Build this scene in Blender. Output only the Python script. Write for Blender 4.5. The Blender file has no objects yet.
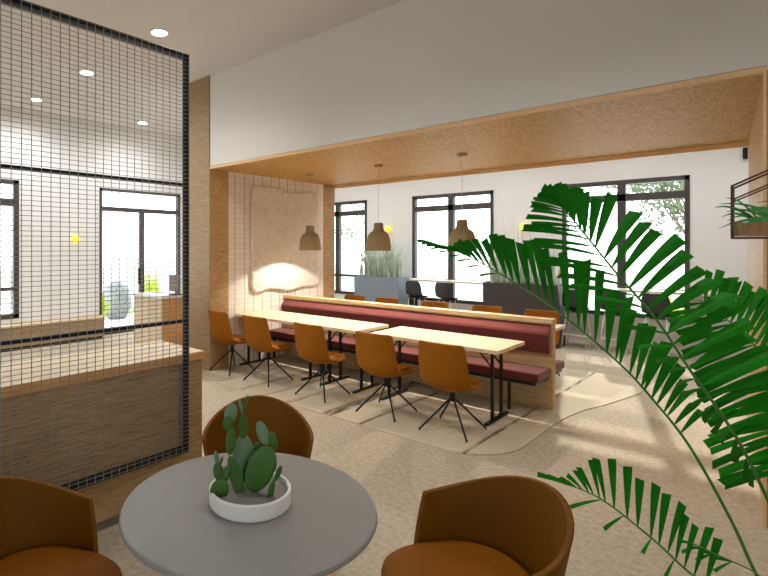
import bpy, bmesh, math, random
from mathutils import Vector, Matrix
R = random.Random(7)
PI = math.pi
scn = bpy.context.scene
COL = scn.collection

# ------------------------------------------------------------------ helpers
def lin(c):
    f = lambda v: v / 12.92 if v <= .04045 else ((v + .055) / 1.055) ** 2.4
    return tuple(f(x / 255) for x in c) + (1,)

class MB:
    """collects shapes (world coordinates minus an origin) into ONE mesh"""
    def __init__(s, off=(0, 0, 0)):
        s.bm = bmesh.new(); s.off = Vector(off)
    def v(s, p):
        return s.bm.verts.new(Vector(p) - s.off)
    def face(s, pts):
        return s.bm.faces.new([s.v(p) for p in pts])
    def box(s, a, b):
        (x0, y0, z0), (x1, y1, z1) = a, b
        P = [s.v((x, y, z)) for x in (x0, x1) for y in (y0, y1) for z in (z0, z1)]
        for f in ((0, 1, 3, 2), (4, 6, 7, 5), (0, 4, 5, 1), (2, 3, 7, 6), (0, 2, 6, 4), (1, 5, 7, 3)):
            s.bm.faces.new([P[i] for i in f])
        return s
    def prism(s, poly, z0, z1):
        lo = [s.v((x, y, z0)) for x, y in poly]; hi = [s.v((x, y, z1)) for x, y in poly]
        n = len(poly)
        s.bm.faces.new(lo[::-1]); s.bm.faces.new(hi)
        for i in range(n):
            s.bm.faces.new((lo[i], lo[(i + 1) % n], hi[(i + 1) % n], hi[i]))
        return s
    def tube(s, pts, r, n=8, r2=None, cap=True):
        pts = [Vector(p) for p in pts]; m = len(pts); rings = []
        ref = None
        for i, p in enumerate(pts):
            t = (pts[min(i + 1, m - 1)] - pts[max(i - 1, 0)]).normalized()
            if ref is None:
                ref = Vector((0, 0, 1)) if abs(t.z) < .9 else Vector((1, 0, 0))
            u = t.cross(ref).normalized(); w = u.cross(t).normalized(); ref = w
            rr = r if r2 is None else r + (r2 - r) * i / max(1, m - 1)
            rings.append([s.v(p + u * math.cos(2 * PI * k / n) * rr + w * math.sin(2 * PI * k / n) * rr) for k in range(n)])
        for a, b in zip(rings, rings[1:]):
            for k in range(n):
                s.bm.faces.new((a[k], a[(k + 1) % n], b[(k + 1) % n], b[k]))
        if cap:
            s.bm.faces.new(rings[0][::-1]); s.bm.faces.new(rings[-1])
        return s
    def bar(s, p, q, w, h=None):
        """square bar from p to q"""
        h = h or w
        p, q = Vector(p), Vector(q); t = (q - p).normalized()
        ref = Vector((0, 0, 1)) if abs(t.z) < .9 else Vector((0, 1, 0))
        u = t.cross(ref).normalized() * w / 2; k = u.cross(t).normalized() * h / 2
        A = [s.v(p + a * u + b * k) for a, b in ((-1, -1), (1, -1), (1, 1), (-1, 1))]
        B = [s.v(q + a * u + b * k) for a, b in ((-1, -1), (1, -1), (1, 1), (-1, 1))]
        s.bm.faces.new(A[::-1]); s.bm.faces.new(B)
        for i in range(4):
            s.bm.faces.new((A[i], A[(i + 1) % 4], B[(i + 1) % 4], B[i]))
        return s
    def lathe(s, prof, c=(0, 0, 0), n=32):
        """prof: list of (r, z)"""
        rings = []
        for r, z in prof:
            if r < 1e-5:
                rings.append([s.v((c[0], c[1], c[2] + z))])
            else:
                rings.append([s.v((c[0] + r * math.cos(2 * PI * k / n), c[1] + r * math.sin(2 * PI * k / n), c[2] + z)) for k in range(n)])
        for a, b in zip(rings, rings[1:]):
            for k in range(n):
                q = [a[k % len(a)], a[(k + 1) % len(a)], b[(k + 1) % len(b)], b[k % len(b)]]
                q = list(dict.fromkeys(q))
                if len(q) > 2: s.bm.faces.new(q)
        return s
    def ellipsoid(s, M, seg=16, rings=10):
        t = bmesh.new()
        bmesh.ops.create_uvsphere(t, u_segments=seg, v_segments=rings, radius=1, matrix=M)
        mp = {v: s.v(v.co) for v in t.verts}
        for f in t.faces: s.bm.faces.new([mp[v] for v in f.verts])
        t.free(); return s
    def grid(s, rows):
        V = [[s.v(p) for p in r] for r in rows]
        for a, b in zip(V, V[1:]):
            for i in range(len(a) - 1):
                s.bm.faces.new((a[i], a[i + 1], b[i + 1], b[i]))
        return s
    def build(s, name, mat, parent=None, smooth=False, bevel=0, normals=True, loc=None):
        if normals: bmesh.ops.recalc_face_normals(s.bm, faces=s.bm.faces[:])
        me = bpy.data.meshes.new(name); s.bm.to_mesh(me); s.bm.free()
        o = bpy.data.objects.new(name, me); COL.objects.link(o)
        me.materials.append(mat)
        if smooth:
            for p in me.polygons: p.use_smooth = True
        if parent: o.parent = parent
        elif loc is not None: o.location = loc
        else: o.location = s.off
        if bevel:
            b = o.modifiers.new('bevel', 'BEVEL'); b.width = bevel; b.segments = 2; b.limit_method = 'ANGLE'
        return o

KX, KY = .899, 1.141          # plan scale of the surveyed coordinates
def S(p): return (p[0] * KX, p[1] * KY, p[2])
class W(MB):
    """builder fed with surveyed plan coordinates"""
    def __init__(s, off=(0, 0, 0)):
        MB.__init__(s, S(off))
    def v(s, p):
        return s.bm.verts.new(Vector(S(p)) - s.off)

def tag(o, label=None, cat=None, group=None, kind=None):
    if label: o['label'] = label
    if cat: o['category'] = cat
    if group: o['group'] = group
    if kind: o['kind'] = kind
    return o
def thing(name, label, cat, loc=(0, 0, 0), rz=0, group=None, raw=False):
    o = bpy.data.objects.new(name, None); COL.objects.link(o)
    o.location = loc if raw else S(loc); o.rotation_euler = (0, 0, rz)
    o.empty_display_size = .1
    return tag(o, label, cat, group)
def dup(o, loc=None, rz=None, label=None, group=None, parent=None):
    kids = list(o.children)
    c = o.copy(); COL.objects.link(c)
    if parent: c.parent = parent
    if loc: c.location = S(loc)
    if rz is not None: c.rotation_euler = (0, 0, rz)
    if label: c['label'] = label
    if group: c['group'] = group
    for k in kids: dup(k, parent=c)
    return c
def struct(o): o['kind'] = 'structure'; return o

# ------------------------------------------------------------------ materials
def newmat(name):
    m = bpy.data.materials.new(name); m.use_nodes = True
    nt = m.node_tree; return m, nt, nt.nodes['Principled BSDF'], nt.nodes, nt.links
def setp(b, **k):
    for n, v in k.items(): b.inputs[n].default_value = v
def plain(name, c, rough=.5, metal=0, noise=.06, scale=30, bump=0, spec=.5, sheen=0):
    m, nt, b, N, L = newmat(name)
    tc = N.new('ShaderNodeTexCoord'); t = N.new('ShaderNodeTexNoise'); t.inputs['Scale'].default_value = scale
    t.inputs['Detail'].default_value = 4
    L.new(tc.outputs['Object'], t.inputs['Vector'])
    mx = N.new('ShaderNodeMixRGB'); mx.blend_type = 'MULTIPLY'; mx.inputs['Fac'].default_value = 1
    mx.inputs['Color1'].default_value = lin(c)
    rp = N.new('ShaderNodeMapRange'); rp.inputs['To Min'].default_value = 1 - noise; rp.inputs['To Max'].default_value = 1 + noise
    L.new(t.outputs['Fac'], rp.inputs['Value']); L.new(rp.outputs[0], mx.inputs['Color2']); L.new(mx.outputs[0], b.inputs['Base Color'])
    setp(b, Roughness=rough, Metallic=metal)
    b.inputs['Specular IOR Level'].default_value = spec
    if sheen: b.inputs['Sheen Weight'].default_value = sheen
    if bump:
        bp = N.new('ShaderNodeBump'); bp.inputs['Strength'].default_value = bump; bp.inputs['Distance'].default_value = .004
        L.new(t.outputs['Fac'], bp.inputs['Height']); L.new(bp.outputs[0], b.inputs['Normal'])
    return m
def wood(name, c1, c2, scale=(1, 1, 12), rough=.55, warp=2.0, spec=.3, lo=.35, hi=.68):
    """grain: noise squeezed across the grain"""
    m, nt, b, N, L = newmat(name)
    tc = N.new('ShaderNodeTexCoord'); mp = N.new('ShaderNodeMapping'); mp.inputs['Scale'].default_value = scale
    L.new(tc.outputs['Object'], mp.inputs['Vector'])
    t = N.new('ShaderNodeTexNoise'); t.inputs['Scale'].default_value = 3; t.inputs['Detail'].default_value = 6; t.inputs['Roughness'].default_value = .65
    t.inputs['Distortion'].default_value = warp
    L.new(mp.outputs[0], t.inputs['Vector'])
    t2 = N.new('ShaderNodeTexNoise'); t2.inputs['Scale'].default_value = 22; t2.inputs['Detail'].default_value = 3
    L.new(mp.outputs[0], t2.inputs['Vector'])
    ad = N.new('ShaderNodeMath'); ad.operation = 'MULTIPLY_ADD'; ad.inputs[1].default_value = .35
    L.new(t2.outputs['Fac'], ad.inputs[0]); L.new(t.outputs['Fac'], ad.inputs[2])
    cr = N.new('ShaderNodeValToRGB'); e = cr.color_ramp.elements
    e[0].position = lo + .17; e[0].color = lin(c1); e[1].position = hi + .17; e[1].color = lin(c2)
    L.new(ad.outputs[0], cr.inputs[0]); L.new(cr.outputs[0], b.inputs['Base Color'])
    setp(b, Roughness=rough); b.inputs['Specular IOR Level'].default_value = spec
    bp = N.new('ShaderNodeBump'); bp.inputs['Strength'].default_value = .12; bp.inputs['Distance'].default_value = .003
    L.new(ad.outputs[0], bp.inputs['Height']); L.new(bp.outputs[0], b.inputs['Normal'])
    return m
def emit(name, c, s):
    m, nt, b, N, L = newmat(name)
    setp(b, **{'Base Color': lin(c), 'Emission Color': lin(c), 'Emission Strength': s}); return m
def glass(name):
    m, nt, b, N, L = newmat(name)
    N.remove(b); out = N['Material Output']
    tr = N.new('ShaderNodeBsdfTransparent'); gl = N.new('ShaderNodeBsdfGlossy'); gl.inputs['Roughness'].default_value = .02
    tr.inputs['Color'].default_value = (.97, .985, .98, 1)
    fr = N.new('ShaderNodeFresnel'); fr.inputs['IOR'].default_value = 1.25
    mx = N.new('ShaderNodeMixShader'); L.new(fr.outputs[0], mx.inputs[0]); L.new(tr.outputs[0], mx.inputs[1]); L.new(gl.outputs[0], mx.inputs[2])
    L.new(mx.outputs[0], out.inputs['Surface']); return m

M = {}
M['ceil'] = plain('ceiling_paint', (212, 207, 204), .9, noise=.02, scale=3, spec=.1)
M['wall'] = plain('wall_paint', (232, 230, 228), .9, noise=.02, scale=3, spec=.1)
M['bulk'] = plain('bulkhead_paint', (222, 219, 214), .9, noise=.02, scale=3, spec=.1)
M['frame'] = plain('window_frame_paint', (66, 60, 57), .5, noise=.04)
M['glass'] = glass('clear_glass')
M['black'] = plain('black_metal', (16, 16, 17), .45, .3, noise=.1)
M['mesh'] = plain('grey_steel_wire', (138, 136, 133), .5, .1, noise=.05)
M['meshframe'] = plain('dark_steel_frame', (30, 31, 34), .5, .4, noise=.05)
M['ply'] = wood('soffit_plywood', (162, 124, 60), (212, 176, 110), (5, 1.6, 5), warp=3.2)
M['plyedge'] = wood('plywood_edge', (218, 178, 130), (236, 202, 158), (2, 2, 30))
M['portal'] = wood('portal_oak', (156, 118, 74), (206, 170, 122), (1.5, 1.5, 14))
M['greyoak'] = wood('grey_oak_panel', (140, 116, 86), (176, 150, 114), (1.2, 1.2, 14))
M['cfront'] = wood('counter_oak_front', (140, 112, 72), (186, 154, 108), (1, 1, 16))
M['ctop'] = wood('counter_oak_top', (210, 188, 154), (230, 210, 178), (8, 1, 1))
M['cedge'] = wood('counter_orange_edge', (200, 146, 84), (224, 176, 116), (1, 1, 16))
M['birch'] = wood('birch_table_top', (222, 198, 156), (238, 218, 182), (1, 9, 4), rough=.45)
M['bench'] = wood('bench_oak', (176, 144, 98), (222, 192, 146), (1, 1, 14))
M['leather'] = plain('orange_leather', (146, 86, 2), .6, noise=.05, scale=60, bump=.05, spec=.18)
M['tub'] = plain('brown_orange_leather', (108, 67, 0), .6, noise=.05, scale=60, bump=.05, spec=.15)
M['tubpad'] = plain('orange_seat_leather', (124, 71, 0), .6, noise=.05, scale=60, bump=.05, spec=.15)
M['maroon'] = plain('maroon_velvet', (104, 42, 39), .8, noise=.14, scale=90, bump=.2, spec=.2, sheen=.3)
M['greytop'] = plain('grey_laminate', (132, 130, 126), .45, noise=.02, spec=.4)
M['potwhite'] = plain('white_ceramic', (222, 220, 215), .35, noise=.03)
M['soil'] = plain('grey_sand', (120, 118, 114), .9, noise=.12, scale=120)
M['shade'] = plain('sand_plaster_shade', (164, 146, 116), .85, noise=.07, scale=80, spec=.15)
M['cord'] = plain('white_cord', (214, 208, 200), .6)
M['bulb'] = emit('warm_bulb', (255, 226, 180), 8)
M['lightdisc'] = emit('downlight_disc', (255, 250, 240), 14)
M['white'] = plain('white_metal', (232, 230, 226), .5, noise=.02)
M['yellow'] = emit('yellow_globe', (250, 215, 10), .9)
M['slate'] = plain('slate_blue_planter', (128, 142, 156), .6, noise=.03)
M['char'] = plain('charcoal_planter', (66, 61, 59), .6, noise=.03)
M['stool'] = plain('black_plastic', (50, 52, 56), .45, noise=.04)
M['sill'] = plain('counter_laminate', (222, 210, 192), .5, noise=.03)
M['plinth'] = plain('taupe_plinth', (110, 98, 84), .7)
M['grass'] = plain('pale_grass_blade', (186, 204, 186), .6, noise=.3, scale=6)
M['reed'] = plain('dry_reed_blade', (176, 176, 164), .7, noise=.3, scale=6)
M['palm'] = plain('palm_leaf', (22, 112, 8), .6, noise=.22, scale=9, spec=.12)
M['stem'] = plain('palm_stem', (60, 120, 40), .5, noise=.1)
M['hgrass'] = plain('hanging_grass', (36, 124, 40), .5, noise=.2, scale=9)
M['cactus'] = plain('cactus_green', (54, 96, 22), .55, noise=.22, scale=45, bump=.25)
M['cactusp'] = plain('cactus_pale_green', (100, 128, 96), .55, noise=.16, scale=40, bump=.2)
M['brass'] = plain('bronze_bar', (84, 54, 34), .4, .6)
M['boxwood'] = wood('planter_box_wood', (128, 98, 66), (160, 128, 90), (12, 1, 1))
M['screen'] = plain('monitor_back', (120, 104, 92), .5)
M['tree'] = plain('tree_leaf', (92, 108, 78), .7, noise=.4, scale=2)
M['shrub'] = plain('yellow_green_leaf', (168, 186, 60), .7, noise=.35, scale=3)
M['bark'] = plain('bark', (92, 76, 62), .9, noise=.2)
M['rock'] = plain('grey_boulder', (116, 120, 124), .9, noise=.25, scale=4, bump=.5)
M['lawn'] = plain('lawn', (92, 136, 62), .9, noise=.25, scale=8)
M['paving'] = plain('pale_paving', (206, 204, 198), .9, noise=.05, scale=2)
M['concrete'] = plain('pale_concrete', (200, 198, 192), .9, noise=.05, scale=2)

def carpet_mat():
    m, nt, b, N, L = newmat('loop_carpet')
    tc = N.new('ShaderNodeTexCoord')
    a = N.new('ShaderNodeTexNoise'); a.inputs['Scale'].default_value = 160; a.inputs['Detail'].default_value = 3
    g = N.new('ShaderNodeTexNoise'); g.inputs['Scale'].default_value = 26; g.inputs['Detail'].default_value = 4
    for t in (a, g): L.new(tc.outputs['Object'], t.inputs['Vector'])
    ad = N.new('ShaderNodeMath'); ad.operation = 'MULTIPLY_ADD'; ad.inputs[1].default_value = .45
    L.new(g.outputs['Fac'], ad.inputs[0]); L.new(a.outputs['Fac'], ad.inputs[2])
    cr = N.new('ShaderNodeValToRGB'); e = cr.color_ramp.elements
    e[0].position = .52; e[0].color = lin((150, 136, 116)); e[1].position = .95; e[1].color = lin((212, 198, 176))
    L.new(ad.outputs[0], cr.inputs[0]); L.new(cr.outputs[0], b.inputs['Base Color'])
    bp = N.new('ShaderNodeBump'); bp.inputs['Strength'].default_value = .5; bp.inputs['Distance'].default_value = .006
    L.new(ad.outputs[0], bp.inputs['Height']); L.new(bp.outputs[0], b.inputs['Normal'])
    setp(b, Roughness=.95); b.inputs['Specular IOR Level'].default_value = .1
    return m
def rug_mat():
    m, nt, b, N, L = newmat('woven_rug')
    tc = N.new('ShaderNodeTexCoord')
    sp = N.new('ShaderNodeSeparateXYZ'); L.new(tc.outputs['Object'], sp.inputs[0])
    # a slight slant of the woven stripes
    sl = N.new('ShaderNodeMath'); sl.operation = 'MULTIPLY_ADD'; sl.inputs[1].default_value = -.02
    L.new(sp.outputs['Y'], sl.inputs[0]); L.new(sp.outputs['X'], sl.inputs[2])
    mr = N.new('ShaderNodeMapRange'); mr.inputs['From Min'].default_value = -6.5 * KX; mr.inputs['From Max'].default_value = -1.0 * KX
    L.new(sl.outputs[0], mr.inputs['Value'])
    cr = N.new('ShaderNodeValToRGB'); cr.color_ramp.interpolation = 'CONSTANT'; e = cr.color_ramp.elements
    base = (208, 194, 168); dk = (122, 104, 80); lt = (218, 206, 182); br = (170, 150, 118)
    X = lambda x: (x + 6.5) / 5.5
    stops = [(-6.5, base), (-5.82, br), (-5.76, lt), (-5.3, br), (-5.22, base), (-4.86, br), (-4.8, lt), (-4.45, br), (-4.36, base),
             (-4.0, lt), (-3.86, dk), (-3.72, base), (-3.36, dk), (-3.32, base), (-2.82, lt), (-2.22, dk), (-2.18, base)]
    e[0].position = 0; e[0].color = lin(base); e[1].position = X(stops[1][0]); e[1].color = lin(stops[1][1])
    for x, c in stops[2:]:
        k = e.new(X(x)); k.color = lin(c)
    L.new(mr.outputs[0], cr.inputs[0])
    n1 = N.new('ShaderNodeTexNoise'); n1.inputs['Scale'].default_value = 4; n1.inputs['Detail'].default_value = 3
    mp = N.new('ShaderNodeMapping'); mp.inputs['Scale'].default_value = (6, 1, 1); L.new(tc.outputs['Object'], mp.inputs[0]); L.new(mp.outputs[0], n1.inputs['Vector'])
    w = N.new('ShaderNodeTexWave'); w.inputs['Scale'].default_value = 11; w.inputs['Distortion'].default_value = 1.2; w.inputs['Detail'].default_value = 1
    w.bands_direction = 'Y'
    L.new(tc.outputs['Object'], w.inputs['Vector'])
    w2 = N.new('ShaderNodeTexWave'); w2.inputs['Scale'].default_value = 9; w2.inputs['Distortion'].default_value = .8; w2.bands_direction = 'X'
    L.new(tc.outputs['Object'], w2.inputs['Vector'])
    pr = N.new('ShaderNodeMath'); pr.operation = 'MULTIPLY'; L.new(w.outputs['Fac'], pr.inputs[0]); L.new(w2.outputs['Fac'], pr.inputs[1])
    hr = N.new('ShaderNodeMapRange'); hr.inputs['To Min'].default_value = .86; hr.inputs['To Max'].default_value = 1.06
    L.new(pr.outputs[0], hr.inputs['Value'])
    m1 = N.new('ShaderNodeMixRGB'); m1.blend_type = 'MIX'; m1.inputs['Color2'].default_value = lin(base)
    fr = N.new('ShaderNodeMapRange'); fr.inputs['From Min'].default_value = .4; fr.inputs['From Max'].default_value = .62; fr.inputs['To Max'].default_value = .8
    L.new(n1.outputs['Fac'], fr.inputs['Value']); L.new(fr.outputs[0], m1.inputs['Fac']); L.new(cr.outputs[0], m1.inputs['Color1'])
    m2 = N.new('ShaderNodeMixRGB'); m2.blend_type = 'MULTIPLY'; m2.inputs['Fac'].default_value = 1
    L.new(m1.outputs[0], m2.inputs['Color1']); L.new(hr.outputs[0], m2.inputs['Color2']); L.new(m2.outputs[0], b.inputs['Base Color'])
    bp = N.new('ShaderNodeBump'); bp.inputs['Strength'].default_value = .5; bp.inputs['Distance'].default_value = .006
    L.new(pr.outputs[0], bp.inputs['Height']); L.new(bp.outputs[0], b.inputs['Normal'])
    setp(b, Roughness=.95); b.inputs['Specular IOR Level'].default_value = .1
    return m
def tile_mat():
    m, nt, b, N, L = newmat('white_stacked_tile')
    tc = N.new('ShaderNodeTexCoord'); sp = N.new('ShaderNodeSeparateXYZ'); L.new(tc.outputs['Object'], sp.inputs[0])
    cb = N.new('ShaderNodeCombineXYZ'); L.new(sp.outputs['Y'], cb.inputs['X']); L.new(sp.outputs['Z'], cb.inputs['Y'])
    br = N.new('ShaderNodeTexBrick'); br.offset = 0; br.inputs['Scale'].default_value = 1
    br.inputs['Brick Width'].default_value = .19; br.inputs['Row Height'].default_value = .075
    br.inputs['Mortar Size'].default_value = .0022; br.inputs['Mortar Smooth'].default_value = .3
    br.inputs['Color1'].default_value = lin((232, 222, 212)); br.inputs['Color2'].default_value = lin((238, 229, 219)); br.inputs['Mortar'].default_value = lin((190, 176, 164))
    L.new(cb.outputs[0], br.inputs['Vector'])
    # wider dark vertical joints between the tile columns
    b2 = N.new('ShaderNodeTexBrick'); b2.offset = 0; b2.inputs['Scale'].default_value = 1
    b2.inputs['Brick Width'].default_value = .19; b2.inputs['Row Height'].default_value = 50; b2.inputs['Mortar Size'].default_value = .004
    b2.inputs['Color1'].default_value = b2.inputs['Color2'].default_value = (0, 0, 0, 1); b2.inputs['Mortar'].default_value = (1, 1, 1, 1)
    L.new(cb.outputs[0], b2.inputs['Vector'])
    mx = N.new('ShaderNodeMixRGB'); mx.inputs['Color2'].default_value = lin((92, 78, 70))
    L.new(b2.outputs['Color'], mx.inputs['Fac']); L.new(br.outputs['Color'], mx.inputs['Color1']); L.new(mx.outputs[0], b.inputs['Base Color'])
    setp(b, Roughness=.5); b.inputs['Specular IOR Level'].default_value = .3
    return m
def plaster_mat():
    m, nt, b, N, L = newmat('carved_plaster')
    tc = N.new('ShaderNodeTexCoord')
    v = N.new('ShaderNodeTexVoronoi'); v.feature = 'F1'; v.inputs['Scale'].default_value = 14
    n = N.new('ShaderNodeTexNoise'); n.inputs['Scale'].default_value = 4; n.inputs['Detail'].default_value = 5; n.inputs['Distortion'].default_value = 2
    L.new(tc.outputs['Object'], n.inputs['Vector'])
    ad = N.new('ShaderNodeMixRGB'); ad.inputs['Fac'].default_value = .25; L.new(tc.outputs['Object'], ad.inputs['Color1']); L.new(n.outputs['Color'], ad.inputs['Color2'])
    L.new(ad.outputs[0], v.inputs['Vector'])
    h = N.new('ShaderNodeMath'); h.operation = 'ADD'; L.new(v.outputs['Distance'], h.inputs[0]); L.new(n.outputs['Fac'], h.inputs[1])
    cr = N.new('ShaderNodeValToRGB'); e = cr.color_ramp.elements
    e[0].position = .45; e[0].color = lin((208, 196, 180)); e[1].position = 1.05; e[1].color = lin((228, 218, 204))
    L.new(h.outputs[0], cr.inputs[0]); L.new(cr.outputs[0], b.inputs['Base Color'])
    bp = N.new('ShaderNodeBump'); bp.inputs['Strength'].default_value = .7; bp.inputs['Distance'].default_value = .02
    L.new(h.outputs[0], bp.inputs['Height']); L.new(bp.outputs[0], b.inputs['Normal'])
    setp(b, Roughness=.85); b.inputs['Specular IOR Level'].default_value = .2
    return m
M['carpet'] = carpet_mat(); M['rug'] = rug_mat(); M['tile'] = tile_mat(); M['plaster'] = plaster_mat()

# ------------------------------------------------------------------ camera
CX, SX = .7025, .7116          # camera yaw
EYE = 1.75
cam = bpy.data.cameras.new('camera'); co = bpy.data.objects.new('camera', cam); COL.objects.link(co)
co.location = (0, 0, EYE); co.rotation_euler = (PI / 2, 0, math.atan2(SX, CX))
cam.sensor_width = 36; cam.lens = 507.5 / 768 * 36; cam.shift_x = 119 / 768; cam.shift_y = -41 / 768; cam.clip_start = .02; cam.clip_end = 300
scn.camera = co
def at(u, v, d):
    """a point d metres ahead of where the photograph was taken"""
    a = (u - 265) / 507.5 * d; b = (v - 247) / 507.5 * d
    return Vector((CX * a - SX * d, SX * a + CX * d, EYE - b))
RIGHT = Vector((CX, SX, 0)); FWD = Vector((-SX, CX, 0)); UP = Vector((0, 0, 1))

# ------------------------------------------------------------------ setting
XL, XR, YF, YB, ZC = -10.5, 3.6, -3.2, 9.4, 4.17
ZS = 2.85
P0, P1 = 3.92, 6.4            # portal depth
XA = -6.27                    # tile wall face
struct(W().box((XL - .2, YF - .2, -.12), (XR + .2, YB + .2, 0)).build('floor', M['carpet']))
struct(W().box((XL - .2, YF - .2, ZC), (XR + .2, YB + .2, ZC + .15)).build('ceiling', M['ceil']))
HEAD, SILL = 2.925, .53
bw = [(-10.1, -8.05), (-6.66, -4.61), (-3.2, -1.135)]
def wall_with_holes(name, axis, pos0, pos1, a0, a1, holes):
    b = W()
    def bx(p, q, z0, z1):
        if axis == 'Y': b.box((p, pos0, z0), (q, pos1, z1))
        else: b.box((pos0, p, z0), (pos1, q, z1))
    cur = a0
    for h0, h1, z0, z1 in holes:
        bx(cur, h0, 0, ZC)
        if z0 > 0: bx(h0, h1, 0, z0)
        bx(h0, h1, z1, ZC); cur = h1
    bx(cur, a1, 0, ZC)
    return struct(b.build(name, M['wall']))
wall_with_holes('wall_back', 'Y', YB, YB + .2, XL, XR, [(a, b, SILL, HEAD) for a, b in bw])
lw = [(.76, 2.81)]; ld = (4.136, 5.82)
wall_with_holes('wall_left', 'X', XL - .2, XL, YF, YB, [(.76, 2.81, .5, HEAD), (ld[0], ld[1], 0, HEAD)])

added_fw = [(-7.4, -5.5), (-3.0, -1.1)]  # invented openings behind the camera, added to light the room from there
wall_with_holes('wall_front', 'Y', YF - .2, YF, XL, XR, [(a, b, .53, HEAD) for a, b in added_fw])
wall_with_holes('wall_right', 'X', XR, XR + .2, YF, YB, [(-1.8, -.2, .53, HEAD)])  # this opening is out of view, added to let in more light
def window(name, axis, pos, a0, a1, z0, z1, bars, w=.075, mw=.07, top=None):
    """bars: heights (z0,z1) of horizontal bars; axis: 'Y' in the back wall, 'X' in the left wall"""
    def P(a, dpt, z): return (a, pos + dpt, z) if axis == 'Y' else (pos - dpt, a, z)
    mid = (a0 + a1) / 2
    org = P(mid, 0, z0)
    f = W(org); top = top or z1
    def bb(p, q, zz0, zz1, d0=-.015, d1=.10):
        A, B = P(p, d0, zz0), P(q, d1, zz1)
        f.box(tuple(min(x, y) for x, y in zip(A, B)), tuple(max(x, y) for x, y in zip(A, B)))
    bb(a0, a0 + w, z0, z1); bb(a1 - w, a1, z0, z1); bb(a0, a1, z1 - w, z1); bb(a0, a1, z0, z0 + w)
    bb(mid - mw, mid + mw, z0, top, -.005, .09)
    for p, q in bars: bb(a0, a1, p, q, -.005, .09)
    o = struct(f.build(name, M['frame'], bevel=.004))
    zs = [z0 + w] + [x for p in sorted(bars) for x in p] + [z1 - w]
    for k in range(0, len(zs), 2):
        for p, q in (((a0 + w, mid - mw), (mid + mw, a1 - w)) if zs[k] < top else ((a0 + w, a1 - w),)):
            g = W(org); A, B = P(p, .045, zs[k]), P(q, .051, zs[k + 1])
            g.box(tuple(min(x, y) for x, y in zip(A, B)), tuple(max(x, y) for x, y in zip(A, B)))
            g.build('pane', M['glass'], o)
    return o
for i, (a, b) in enumerate(bw):
    window('window_%d' % (i + 1), 'Y', YB, a, b, SILL, HEAD, [(2.555, 2.68), (.985, 1.045)])
for i, (a, b) in enumerate(added_fw):
    window('window_%d' % (i + 5), 'Y', YF - .1, a, b, SILL, HEAD, [(2.555, 2.68)])  # out of view, added to brighten the bulkhead and foreground
window('window_8', 'X', XR + .1, -1.8, -.2, SILL, HEAD, [(2.555, 2.68)])  # unseen window, added to raise the ambient light
window('window_4', 'X', XL, .76, 2.81, .5, HEAD, [(2.465, 2.6), (.985, 1.04)])
dr = window('door_1', 'X', XL, ld[0], ld[1], .0, HEAD, [(2.47, 2.56)], w=.05, mw=.045, top=2.48)
ym = (ld[0] + ld[1]) / 2
hb = W((XL, ym, 0)); hb.box((XL + .015, ym - .10, .98), (XL + .045, ym - .06, 1.30)); hb.box((XL, ym - .095, 1.0), (XL + .02, ym - .065, 1.03)); hb.box((XL, ym - .095, 1.25), (XL + .02, ym - .065, 1.28))
hb.build('door_handle', M['black'], dr)

# portal: deep bulkhead, plywood soffit, side blocks
BL = -6.86
struct(W().box((BL, P0, ZS + .04), (XR, P1, ZC)).build('wall_bulkhead', M['bulk']))
sf = W(); sf.box((XA, P0 + .012, ZS), (XR, P1 - .012, ZS + .04)); struct(sf.build('trim_1', M['ply']))
ed = W(); ed.box((XA, P0 - .006, ZS - .002), (XR, P0 + .012, ZS + .034)); ed.box((XA, P1 - .012, ZS - .05), (XR, P1 + .02, ZS + .034))
struct(ed.build('trim_2', M['plyedge']))
struct(W().box((BL, P0, 0), (XA - .02, P1, ZS + .04)).build('wall_block', M['wall']))
struct(W().box((XA - .02, P0 + .30, 0), (XA, 6.14, ZS)).build('wall_tiled', M['tile']))
lp = W(); lp.box((XA - .02, P0, 0), (XA + .004, P0 + .30, ZS)); lp.box((XA - .02, 6.14, 0), (XA + .004, P1 + .02, ZS))
struct(lp.build('trim_3', M['portal']))
struct(W().box((BL - .06, P0 - .006, 0), (XA + .0, P0, ZC)).build('trim_4', M['greyoak']))
struct(W().box((XA, P0 - .007, ZS), (XA + .004, P0 + .0, ZC)).build('trim_5', M['black']))
struct(W().prism([(-.07, P0), (.95, P0), (.95, P1), (-.25, P1)], 0, ZS).build('wall_column', M['ply']))
struct(W().box((-.07, P0 - .03, 0), (.95, P0, ZS)).build('trim_6', M['greyoak']))
struct(W().box((-.078, P0 - .034, 0), (-.06, P0 + .01, ZS)).build('trim_7', M['plyedge']))
struct(W().box((.95, P0, 0), (XR, P1, ZS)).build('wall_pier', M['wall']))

# ------------------------------------------------------------------ rug
rp = [(-6.24, 3.66), (-2.25, 3.66)]
for k in range(1, 9):
    a = -PI / 2 + k / 8 * PI / 2; rp.append((-2.25 + .51 * math.cos(a), 4.17 + .51 * math.sin(a)))
rp += [(-1.73, 4.8), (-1.70, 5.15), (-1.62, 5.5), (-1.5, 5.8), (-1.38, 6.2), (-1.3, 6.5), (-1.28, 7.2), (-6.24, 7.2)]
rug = W().prism(rp, 0.0005, .008).build('area_rug', M['rug'])
tag(rug, 'pale woven striped rug spread on the carpet under the long bench and tables', 'rug')

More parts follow.
